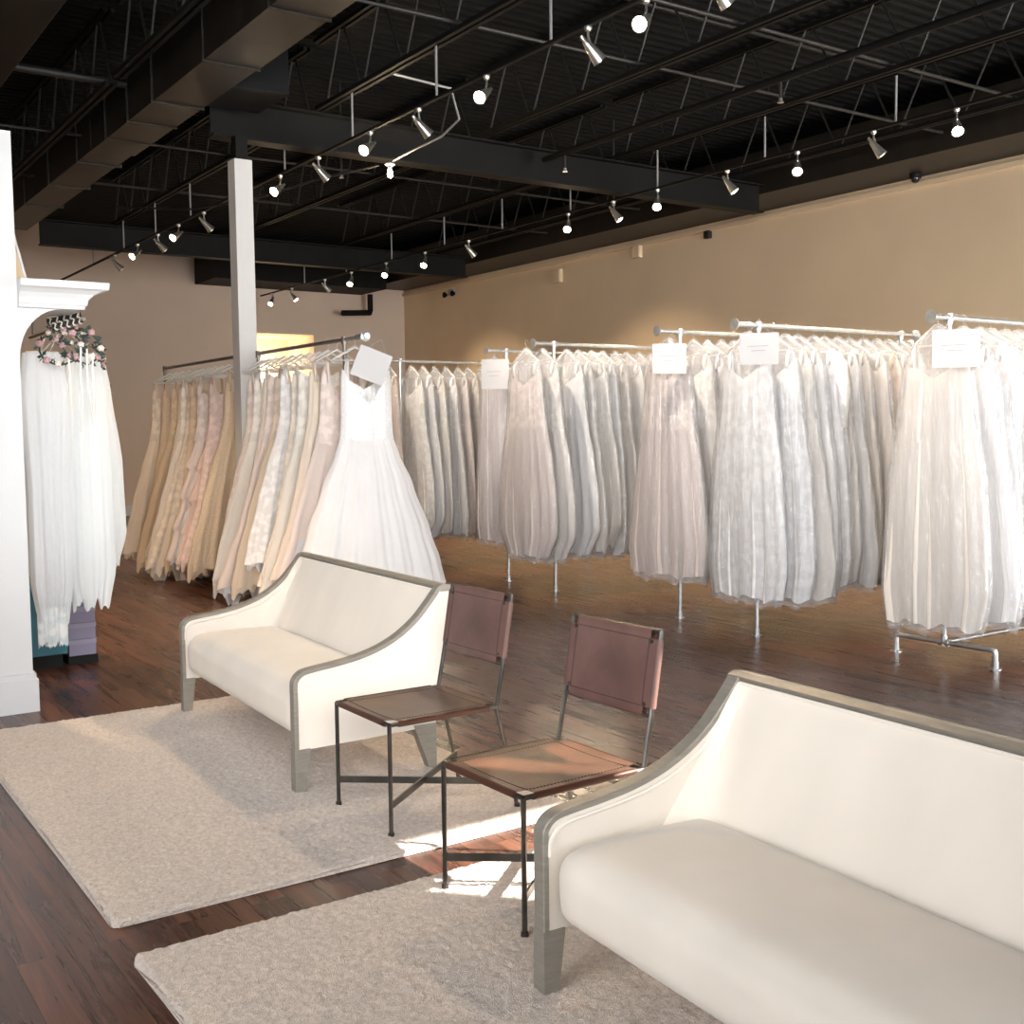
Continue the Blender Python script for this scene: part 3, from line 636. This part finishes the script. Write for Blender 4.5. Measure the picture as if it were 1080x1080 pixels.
def gown(key, ph, col, kind, loc, rz, label, group, sz=1., sw=1., tilt=0., meshes=None, bod=None):
    t = thing('wedding_gown', label, 'gown', loc, rz, group); t.scale = (sw, 1, sz); t.rotation_euler = (0, tilt, rz)
    bo = None
    for n, me in (meshes or proto_meshes(key, ph)):
        if n == 'garment_bag': m = PLASTIC
        elif n == 'skirt': m = fabric(col, kind)
        elif n == 'underskirt': m = fabric('silver' if col in ('white', 'ivory', 'blush') else col, 'tulle')
        elif n in ('bodice', 'sleeve'): m = fabric(col, bod or ('lace' if kind in ('tulle', 'lace') else kind))
        else: m = fabric(col, 'satin')
        o = put(n, me, m, bo if n in ('strap', 'sleeve') else t)
        if n == 'bodice': bo = o
    return t
# hanger proto
def hanger_meshes():
    bm = bmesh.new(); tube(bm, [(0, 0, -.085), (0, 0, -.03), (.018, 0, -.012), (.022, 0, .008), (.013, 0, .022), (0, 0, .026), (-.013, 0, .022), (-.02, 0, .010)], .0028, 6); h = tomesh('hook', bm)
    bm = bmesh.new(); tube(bm, [(-.2, 0, -.185), (-.12, 0, -.14), (-.03, 0, -.09), (0, 0, -.075), (.03, 0, -.09), (.12, 0, -.14), (.2, 0, -.185)], [.008, .010, .012, .013, .012, .010, .008], 8)
    tube(bm, [(-.19, 0, -.188), (.19, 0, -.188)], .005, 6); return [('hook', h), ('shoulder_bar', tomesh('shoulder_bar', bm))]
HM = hanger_meshes()
def hanger(loc, rz, label, group):
    t = thing('clothes_hanger', label, 'hanger', loc, rz, group)
    put('hook', HM[0][1], BRUSHED, t); put('shoulder_bar', HM[1][1], HANGER, t)

# racks
def flange(bm, x, y, z, r=.042, up=1):
    lathe(bm, [(r, 0), (r, .006), (.022, .01), (.022, .045), (.024, .045), (.024, .05)], 16, Matrix.Translation((x, y, z)))
def rack_x(x, y, h, x1, label, tfoot=False):
    ov = .2 if tfoot else .25
    t = thing('clothes_rack', label, 'clothes rack', (x, y, 0), 0, 'galvanised pipe gown racks')
    for i, px in enumerate((0, x1-x)):
        z0 = .12 if tfoot else 0
        link('post', tubebm(([(px, 0, z0), (px, 0, h)], .0168), n=12), GALV, t)
        bm = bmesh.new()
        if tfoot:
            pass
        else:
            flange(bm, px, 0, 0); link('floor_flange', bm, GALV, t)
        if tfoot:
            for s in (-.385, .385):
                bm = bmesh.new(); flange(bm, px, s, 0); tube(bm, [(px, s, .04), (px, s, .10), (px, s*.985, .118), (px, s*.93, .122)], .0185, 12); link('elbow_foot', bm, GALV, t)
            link('base_pipe', tubebm(([(px, -.36, .122), (px, .36, .122)], .0168), n=12), GALV, t)
        bm = bmesh.new(); tube(bm, [(px, 0, h-.04), (px, 0, h+.028)], .024, 12); tube(bm, [(px-.04, 0, h), (px+.04, 0, h)], .024, 12); link('tee_fitting', bm, GALV, t)
        if tfoot: bm = bmesh.new(); tube(bm, [(px, 0, .10), (px, 0, .17)], .025, 12); tube(bm, [(px, -.04, .122), (px, .04, .122)], .025, 12); link('tee_fitting', bm, GALV, t)
    link('hanging_rail', tubebm(([(-ov, 0, h), (x1-x+.2, 0, h)], .0168), n=12), GALV, t)
    for s in (-ov, x1-x+.2):
        bm = bmesh.new(); lathe(bm, [(.045, -.004), (.045, .004), (.023, .008), (.023, .035)], 14, Matrix.Translation((s, 0, h)) @ Matrix.Rotation(PI/2 if s < 0 else -PI/2, 4, 'Y')); link('end_flange', bm, GALV, t)
    if tfoot: link('spine_pipe', tubebm(([(0, 0, .122), (x1-x, 0, .122)], .0168), n=12), GALV, t)
def sign(loc, rz, ry, label, w=.30, h=.24, lines=True):
    """paper sign hung by a string at its top, faces -y locally"""
    t = thing('paper_sign', label, 'sign', loc, rz, 'white paper signs hung on the racks'); t.rotation_euler = (0, ry, rz)
    link('card', boxbm(((-w/2, -.002, -h), (w/2, .002, 0))), PAPER, t, False)
    link('string', tubebm(([(-w*.3, 0, -.01), (0, .01, .10), (w*.3, 0, -.01)], .002), n=5), PAPER, t)
    if lines:
        bm = bmesh.new(); random.seed(int(loc[1]*10))
        for zc, x0, x1, sl in ((-h*.42, -w*.30, w*.22, .02), (-h*.56, -w*.2, w*.14, .01)):
            x = x0
            while x < x1:   # faint illegible line of small script
                q = random.uniform(.006, .012); bar(bm, (x, -.0028, zc+sl*(x-x0)), (x+q, -.0028, zc+sl*(x-x0)+random.uniform(-.003, .004)), .0012, .004); x += q+random.choice((.0015, .002, .007))
        link('print', bm, INK, t, False)
RX = PI/2   # gowns on x-direction rails: hanger turned along y
R = [
 dict(n='rightmost pipe-footed rack', x=6.76, y=4.66, h=2.32, x1=8.9, t=True, xs=[6.64]+[6.92+.165*i for i in range(8)],
      c='ivory white white white ivory white white white', k='satin satin tulle tulle satin tulle lace tulle', p='ws wwww'),
 dict(n='second rack from right', x=6.44, y=6.08, h=2.37, x1=8.15, xs=[6.32, 6.58, 6.74, 6.89, 7.05, 7.2, 7.35, 7.5, 7.66, 7.82, 7.98, 8.14],
      c='white white ivory white white ivory white cream cream peach blush cream', k='lace lace tulle satin lace tulle tulle satin beaded tulle tulle lace'),
 dict(n='third rack from right', x=6.54, y=7.05, h=2.40, x1=9.4, xs=[6.42, 6.69, 6.85, 7.01, 7.17, 7.33, 7.49],
      c='blush ivory lilac white blush ivory cream', k='tulle tulle tulle beaded lace tulle tulle'),
 dict(n='fourth rack from right', x=6.68, y=9.0, h=2.44, x1=9.3, xs=[6.36, 6.53]+[6.83+.158*i for i in range(11)],
      c='blush ivory white ivory ivory white cream ivory blush cream blush ivory', k='tulle tulle satin tulle tulle lace tulle satin tulle tulle lace tulle'),
 dict(n='fifth rack from right', x=6.74, y=9.92, h=2.43, x1=9.2, xs=[6.58, 6.90, 7.06, 7.22, 7.38],
      c='lilac white blush cream champagne', k='satin beaded lace lace tulle'),
 dict(n='farthest wall-side rack', x=6.45, y=11.7, h=2.42, x1=9.2, xs=[6.12, 6.29, 6.60, 6.76, 6.92, 7.08, 7.24, 7.40, 7.56, 7.72, 7.88],
      c='champagne peach ivory white ivory white blush cream champagne gold gold', k='tulle satin lace satin tulle tulle beaded tulle lace tulle lace'),
]
for ri, d in enumerate(R):
    rack_x(d['x'], d['y'], d['h'], d['x1'], 'galvanised pipe rack of bagged gowns, %s' % d['n'], d.get('t', False))
    cs, ks = d['c'].split(), d['k'].split()
    rnd = random.Random(ri+3)
    for i, x in enumerate(d['xs']):
        col, kind = cs[i % len(cs)], ks[i % len(ks)]
        key = ['bag_column', 'bag_bell', 'bag_wide', 'bag_sleeve'][{0: [0, 2, 3, 2, 0, 1, 2, 0], 1: [0, 0, 2, 0, 3, 0, 2, 0], 2: [2, 0, 2, 0], 3: [1, 1, 1, 2, 1, 0], 4: [0, 3, 0], 5: [2, 0, 1, 1, 0]}[ri][i % len({0: [0, 2, 3, 2, 0, 1, 2, 0], 1: [0, 0, 2, 0, 3, 0, 2, 0], 2: [2, 0, 2, 0], 3: [1, 1, 1, 2, 1, 0], 4: [0, 3, 0], 5: [2, 0, 1, 1, 0]}[ri])]]
        hb = {0: .26, 1: .32, 2: .38, 3: .38, 4: .44, 5: .36}[ri]+rnd.uniform(-.03, .07)*(1 if i else 0)
        top = d['h']-.165; sz = (top-hb)/GTOP; yy = d['y']+rnd.uniform(-.015, .015)
        gown(key, rnd.choice((0, 2.1, 3.3, 4.7)), col, kind, (x, yy, hb), RX+rnd.uniform(-.09, .09), '%s %s gown in clear bag, %s from left, %s' % (col, kind, ORD[i+1], d['n']),
             'bagged gowns on the %s' % d['n'], sz, rnd.uniform(.84, 1.06) if i else .95)
        hanger((x, yy, d['h']+.0), RX, 'white hanger holding the %s gown from left, %s' % (ORD[i+1], d['n']), 'hangers on the %s' % d['n'])
RF = math.radians(-38)
sign((6.46, 4.40, 2.21), RF, 0, 'rightmost white paper sign, on the pipe-footed rack at the right edge', .30, .24)
sign((6.22, 5.86, 2.29), RF, 0, 'white paper sign over the lace gown on the second rack from right', .28, .23)
sign((6.24, 6.85, 2.28), RF, 0, 'white paper sign with two faint lines, on the third rack from right', .27, .24)
sign((6.40, 9.62, 2.32), RF, 0, 'pale pinkish paper sign on the short rack beside the farthest rack', .28, .30)

# centre racks, rails along y
def rack_y(x, y0, y1, h, label, m):
    t = thing('clothes_rack', label, 'clothes rack', (x, y0, 0), 0, 'pipe racks in the centre of the shop')
    for py in (0, y1-y0):
        link('post', tubebm(([(0, py, 0), (0, py, h)], .0168), n=12), m, t)
        bm = bmesh.new(); flange(bm, 0, py, 0); link('floor_flange', bm, m, t)
        bm = bmesh.new(); tube(bm, [(0, py, h-.04), (0, py, h+.026)], .025, 12); link('elbow_fitting', bm, m, t)
    link('hanging_rail', tubebm(([(0, 0, h), (0, y1-y0, h)], .0168), n=12), m, t)
rack_y(4.32, 8.80, 10.72, 2.385, 'pipe gown rack with tilted white sign, in front of the column', DULLPIPE)
rack_y(4.30, 11.15, 13.6, 2.385, 'pipe gown rack standing behind the white column', DULLPIPE)
bm = bmesh.new(); tube(bm, [(0, -.08, .0), (0, .05, .0)], .027, 12); tube(bm, [(0, .04, 0), (0, .3, 0)], .0165, 12); lathe(bm, [(.045, -.004), (.045, .004), (.024, .01), (.024, .03)], 14, Matrix.Translation((0, -.09, 0)) @ Matrix.Rotation(PI/2, 4, 'X'))
tag(link('pipe_fitting', bm, GALV, loc=(4.32, 8.5, 2.385)), 'shiny pipe end fitting at the sign end of the centre rack', 'fitting')
FR = 'centre rack with the tilted sign'; BK = 'rack behind the white column'
# the white gown at the end of the front rack: fuller
wA = [(0, .67), (.10, .63), (.25, .54), (.45, .40), (.60, .275), (.66, .235), (.75, .225), (.87, .22), (.93, .2), (1, .15)]
wF = [(0, .26), (.2, .22), (.45, .14), (.66, .07), (.75, .075), (.87, .08), (.93, .05), (1, .02)]
wB = [(0, .10), (.3, .08), (.66, .05), (.87, .05), (1, .02)]
ml = [(n, tomesh(n, b)) for n, b in gown_parts(wA, wF, wB, .8, 'plain', 0, 160, .032, 0, .022, 'v')]
gown(None, 0, 'white', 'tulle', (4.41, 8.60, .27), math.radians(-8), 'full white tulle ball gown with V neck at the sign end of the centre rack', 'gowns on the '+FR, (2.21-.27)/GTOP, 1, 0, ml, 'beaded')
hanger((4.32, 8.60, 2.385), math.radians(-8), 'white hanger holding the full white gown beside the tilted sign', 'hangers on the '+FR)
F2 = [(8.95, 'open_flare', 'blush', 'tulle', .18), (9.12, 'open_slim', 'champagne', 'satin', .42), (9.31, 'open_train', 'ivory', 'tulle', .16), (9.50, 'open_slim', 'cream', 'lace', .30), (9.69, 'open_flare', 'white', 'lace', .55),
      (9.88, 'open_flare', 'champagne', 'tulle', .28), (10.07, 'open_train', 'blush', 'tulle', .22), (10.26, 'open_slim', 'cream', 'satin', .4), (10.45, 'open_flare', 'ivory', 'tulle', .24), (10.62, 'open_flare', 'blush', 'lace', .2)]
F1 = [(11.27, 'open_flare', 'gold', 'beaded', .3), (11.46, 'open_slim', 'pink', 'lace', .42), (11.66, 'open_tier', 'pink', 'tulle', .26), (11.86, 'open_tier', 'blush', 'tulle', .34), (12.06, 'open_slim', 'gold', 'tulle', .3), (12.27, 'open_train', 'champagne', 'lace', .18),
      (12.48, 'open_flare', 'cream', 'tulle', .26), (12.70, 'open_slim', 'champagne', 'beaded', .32), (12.93, 'open_flare', 'gold', 'tulle', .22), (13.18, 'open_slim', 'gold', 'beaded', .32), (13.42, 'open_flare', 'champagne', 'tulle', .26)]
rnd = random.Random(11)
for L, X, nm, wh in ((F2, 4.32, FR, 'behind the white one'), (F1, 4.30, BK, 'from the column')):
    for i, (y, key, col, kind, hb) in enumerate(L):
        gown(key, rnd.choice((0, 2.1, 4.)), col, kind, (X-.02, y, hb*.75), rnd.uniform(-.12, .12), '%s %s gown, %s %s on the %s' % (col, kind, ORD[i+1], wh, nm), 'gowns on the '+nm, (2.215-hb*.75)/GTOP, rnd.uniform(.92, 1.05), rnd.uniform(0, .05))
        hanger((X, y, 2.385), rnd.uniform(-.15, .15), 'white hanger of the %s gown %s, %s' % (ORD[i+1], wh, nm), 'hangers on the '+nm)
sign((4.42, 8.40, 2.27), math.radians(-30), math.radians(22), 'blank square white sign hanging tilted at the end of the centre rack', .28, .26, False)

# ---------------------------------------------------------------- left alcove: shelf, veils, crowns
t = thing('crown_shelf', 'white stepped crown moulding shelf with bracket on the white partition', 'shelf', (1.37, 6.95, 2.33))
bm = bmesh.new(); W_ = [(.0, .36), (.02, .362), (.022, .375), (.05, .378), (.06, .385), (.085, .41), (.105, .45), (.112, .475), (.114, .485), (.15, .487), (.155, .48)]
pv = None
for z, w in W_:
    q = w-.36; ring = [bm.verts.new(c) for c in ((0, -.03-q*.6, z), (w, -.03-q*.6, z), (w, .38+q, z), (0, .38+q, z))]
    if pv:
        for k in range(4): bm.faces.new((pv[k], pv[(k+1) % 4], ring[(k+1) % 4], ring[k]))
    else: bm.faces.new(ring[::-1])
    pv = ring
bm.faces.new(pv)
link('moulding', bm, WHITEWALL, t, False)
bm = bmesh.new(); pts = [(0, 0)]+[(.30*math.cos(a)*1.0, -.34*math.sin(a)) for a in [0]]
arc = [(.24-.24*math.sin(a), -.30*(1-math.cos(a))) for a in [k/10*PI/2 for k in range(11)]]
pts = [(0, 0)]+arc+[]
a = [bm.verts.new((x, 0, z)) for x, z in pts]; b = [bm.verts.new((x, .12, z)) for x, z in pts]
bm.faces.new(a); bm.faces.new(b[::-1])
for i in range(len(pts)): bm.faces.new((a[i], b[i], b[(i+1) % len(pts)], a[(i+1) % len(pts)]))
bmesh.ops.recalc_face_normals(bm, faces=bm.faces); link('bracket', bm, WHITEWALL, t, False)
t = thing('leaning_frame', 'tall beige panel with white edge leaning above the crown shelf', 'panel', (1.44, 7.2, 2.486))
t.rotation_euler = (0, math.radians(-13), 0)
link('panel', boxbm(((-.2, 0, 0), (.03, .02, .45))), TANWALL, t, False); link('edge_strip', boxbm(((.03, -.005, 0), (.045, .025, .45))), WHITEWALL, t, False)
VEIL = mat('pale_veil_tulle', (.84, .87, .90), .8, sheen=.4, transl=.3)
VEIL2 = mat('white_veil_tulle', (.86, .89, .90), .8, sheen=.4, transl=.3)
VEILACE = lace('veil_lace', (.84, .87, .88), (.62, .72, .76))
t = thing('veil_rail', 'dark short rail carrying the veils under the crown shelf', 'rail', (1.78, 7.15, 2.30))
link('rail_pipe', tubebm(([(0, 0, 0), (0, 1.5, 0)], .012)), DULLPIPE, t); 
for y in (.12, 1.4): link('rail_drop', tubebm(([(0, y, 0), (0, y, .08 if y < .5 else .4), (-.2 if y < .5 else -.45, y, .10 if y < .5 else .42)], .009)), DULLPIPE, t)
VS = [('front left veil', 1.57, 7.34, .46, 2.10, .15, .12, VEIL, 'long pale blue veil with lace edge hanging beside the white partition'),
      ('front right', 1.84, 7.44, .52, 2.10, .13, .15, VEIL2, 'white veil with pointed hem hanging right of the long one'),
      ('c', 1.66, 7.60, .62, 2.10, .16, .18, VEIL2, 'white veil hanging behind the lace edged one'),
      ('d', 1.95, 7.72, .74, 2.10, .13, .19, VEIL2, 'bright white veil at the right of the veil rail'),
      ('e', 1.98, 7.98, .70, 2.08, .12, .22, VEILACE, 'lace veil hanging at the back of the veil rail'),
      ('f', 1.72, 8.14, .70, 2.08, .15, .2, VEIL, 'pale blue veil deepest in the alcove')]
for i, (_, x, y, zb, zt, wt, wb, m, lab) in enumerate(VS):
    t = thing('bridal_veil', lab, 'veil', (x, y, zb), 0, 'veils hanging in the alcove'); H = zt-zb
    A_ = [(0, wb*.75), (.15, wb*1.05), (.5, wb), (.85, wt), (1, wt*.75)]; B_ = [(0, .03), (.2, .06), (.7, .05), (1, .02)]
    bm = bmesh.new(); shell(bm, lin(0, H, 26), lambda z: interp(A_, z/H), lambda z: interp(B_, z/H), lambda z: interp(B_, z/H), lambda z: .016*(1-.6*z/H), 7, 17, i*1.3, 90, .03, jag=.05)
    link('tulle', bm, m, t)
    bm = bmesh.new(); lathe(bm, [(.01, 0), (.012, .01), (.012, wt*1.2), (.01, wt*1.2+.01)], 8, Matrix.Translation((-wt*.6, 0, H)) @ Matrix.Rotation(PI/2, 4, 'Y')); link('comb', bm, HANGER, t)
    link('hanging_loop', tubebm(([(0, 0, H), ((1.78-x)*.5, 0, H+.12), (1.78-x, 0, 2.30-zb)], .003), n=6), HANGER, t)
    if i == 0:
        bm = bmesh.new(); shell(bm, lin(-.15, .08, 4), lambda z: .085, lambda z: .035, lambda z: .035, lambda z: .012, 5, 13, 1, 70, .014, jag=.6); link('lace_edge', bm, VEILACE, t)
# flower crowns with ribbons
LEAF = mat('dark_green_leaves', (.035, .06, .05), .6, var=.3, vs=30); ROSE = mat('dusty_rose_petals', (.50, .30, .32), .7, var=.25, vs=40); CREAMF = mat('cream_petals', (.75, .68, .60), .7)
RIB = mat('cream_ribbon', (.82, .78, .72), .45)
def crown(loc, rx, rz, lab, seed, rad=.10):
    rn = random.Random(seed); t = thing('flower_crown', lab, 'flower crown', loc, rz, 'flower crowns on the veil rail'); t.rotation_euler = (rx, 0, rz)
    N = 24; link('vine_ring', tubebm(([(rad*math.cos(2*PI*k/N), rad*math.sin(2*PI*k/N), .006*math.sin(k*2)) for k in range(N+1)], .006), n=6), LEAF, t)
    bm = bmesh.new()
    for k in range(46):
        a = rn.uniform(0, 2*PI); p = Vector((rad*math.cos(a), rad*math.sin(a), 0)); d = Vector((rn.uniform(-1, 1), rn.uniform(-1, 1), rn.uniform(-.6, 1))).normalized(); s = d.orthogonal().normalized(); l = rn.uniform(.03, .05)
        v = [bm.verts.new(q) for q in (p, p+d*l*.5+s*.011, p+d*l, p+d*l*.5-s*.011)]; bm.faces.new(v)
    link('leaves', bm, LEAF, t)
    for k in range(8):
        a = 2*PI*k/8+rn.uniform(-.2, .2); bm = bmesh.new(); R_ = rn.uniform(.014, .021)
        bmesh.ops.create_icosphere(bm, subdivisions=2, radius=R_)
        for v in bm.verts: n = v.co.normalized(); v.co *= 1+.22*math.sin(5*math.atan2(n.y, n.x)+6*n.z)
        o = link('flower', bm, CREAMF if k % 3 == 0 else ROSE, t); o.location = (rad*math.cos(a), rad*math.sin(a), .01)
    return t
crown((1.66, 7.24, 2.13), math.radians(62), math.radians(-20), 'rose and leaf flower crown at left with ribbons hanging down', 1, .12)
crown((1.79, 7.28, 2.15), math.radians(66), math.radians(10), 'dusty rose flower crown at the right of the veil rail', 2, .12)
crown((1.72, 7.34, 2.22), math.radians(40), 0, 'topmost flower crown under the headband rolls', 3, .10)
crown((1.90, 7.50, 2.10), math.radians(60), math.radians(30), 'small flower crown behind, over the right veil', 4, .09)
for i, (x, z0, z1, dx) in enumerate(((1.685, 2.06, 1.76, .01), (1.755, 2.13, 1.83, .0), (1.79, 2.12, 1.66, .02), (1.83, 2.10, 1.72, -.005), (1.76, 2.02, 1.62, -.01))):
    bm = bmesh.new(); prev = None
    for k in range(13):
        f = k/12; xx = x+dx*f+.004*math.sin(7*f+i); yy = 7.16+.006*math.sin(9*f); z = z0+(z1-z0)*f
        q = [bm.verts.new((xx-.006, yy, z)), bm.verts.new((xx+.006, yy, z))]
        if prev: bm.faces.new((prev[0], prev[1], q[1], q[0]))
        prev = q
    o = link('ribbon', bm, RIB); so = o.modifiers.new('thick', 'SOLIDIFY'); so.thickness = .0015
    tag(o, 'narrow cream ribbon hanging from the flower crowns, %s from left' % ORD[[0, 2, 3, 4, 1][i]+1], 'ribbon', 'ribbons of the flower crowns')
VELVET = mat('black_velvet', (.012, .016, .018), .8, sheen=.4); BEAD = mat('ivory_beads', (.78, .72, .62), .3)
for i, (z, y, w) in enumerate(((2.275, 7.22, .18), (2.315, 7.30, .20))):
    t = thing('headband_roll', 'black velvet roll wrapped with beaded headbands, %s one' % ('lower' if i == 0 else 'upper'), 'display roll', (1.70, y, z), 0, 'headband rolls over the flower crowns')
    t.rotation_euler = (0, math.radians(-16), math.radians(-10))
    link('roll', tubebm(([(-w/2, 0, 0), (w/2, 0, 0)], .018), n=14), VELVET, t)
    for k in range(5):
        bm = bmesh.new()
        for a in range(14):
            q = 2*PI*a/14; bmesh.ops.create_icosphere(bm, subdivisions=1, radius=.006, matrix=Matrix.Translation((-w/2+.018+k*(w-.036)/4+.006*math.sin(3*q), .022*math.cos(q), .022*math.sin(q))))
        link('beaded_band', bm, BEAD, t)
# teal drawer box and lilac boxes on the floor
TEAL = mat('teal_painted_wood', (.035, .16, .22), .5, var=.1, vs=4)
t = thing('teal_cabinet', 'low teal cabinet under the veils behind the partition', 'cabinet', (1.45, 8.15, 0))
link('body', bevel(boxbm(((-.35, 0, .09), (.39, .5, .56))), .006, 1), TEAL, t, False); link('plinth', boxbm(((-.32, .03, 0), (.36, .47, .09))), BLACKSTEEL, t, False)
link('front_panel', boxbm(((-.31, -.012, .13), (.35, 0, .52))), TEAL, t, False)
bm = bmesh.new(); lathe(bm, [(.006, 0), (.006, .015), (.014, .02), (.012, .03)], 12, Matrix.Translation((.30, -.012, .45)) @ Matrix.Rotation(PI/2, 4, 'X')); link('knob', bm, BRUSHED, t)
for k in range(4):
    t = thing('storage_box', 'lilac flat box in the stack beside the teal cabinet, %s from the floor' % ORD[k+1], 'box', (1.99, 8.32, .06+k*.115), 0, 'lilac boxes beside the teal cabinet')
    link('box_body', boxbm(((-.13, -.12, 0), (.05, .2, .08))), mat('lilac_card', (.24, .22, .32), .6), t, False); link('lid', boxbm(((-.135, -.125, .08), (.055, .205, .112))), mat('lilac_lid', (.30, .28, .38), .6), t, False)
tag(link('box_stand', boxbm(((1.85, 8.19, 0), (2.05, 8.53, .06))), BLACKSTEEL, smooth=False), 'low dark stand under the lilac boxes', 'stand')
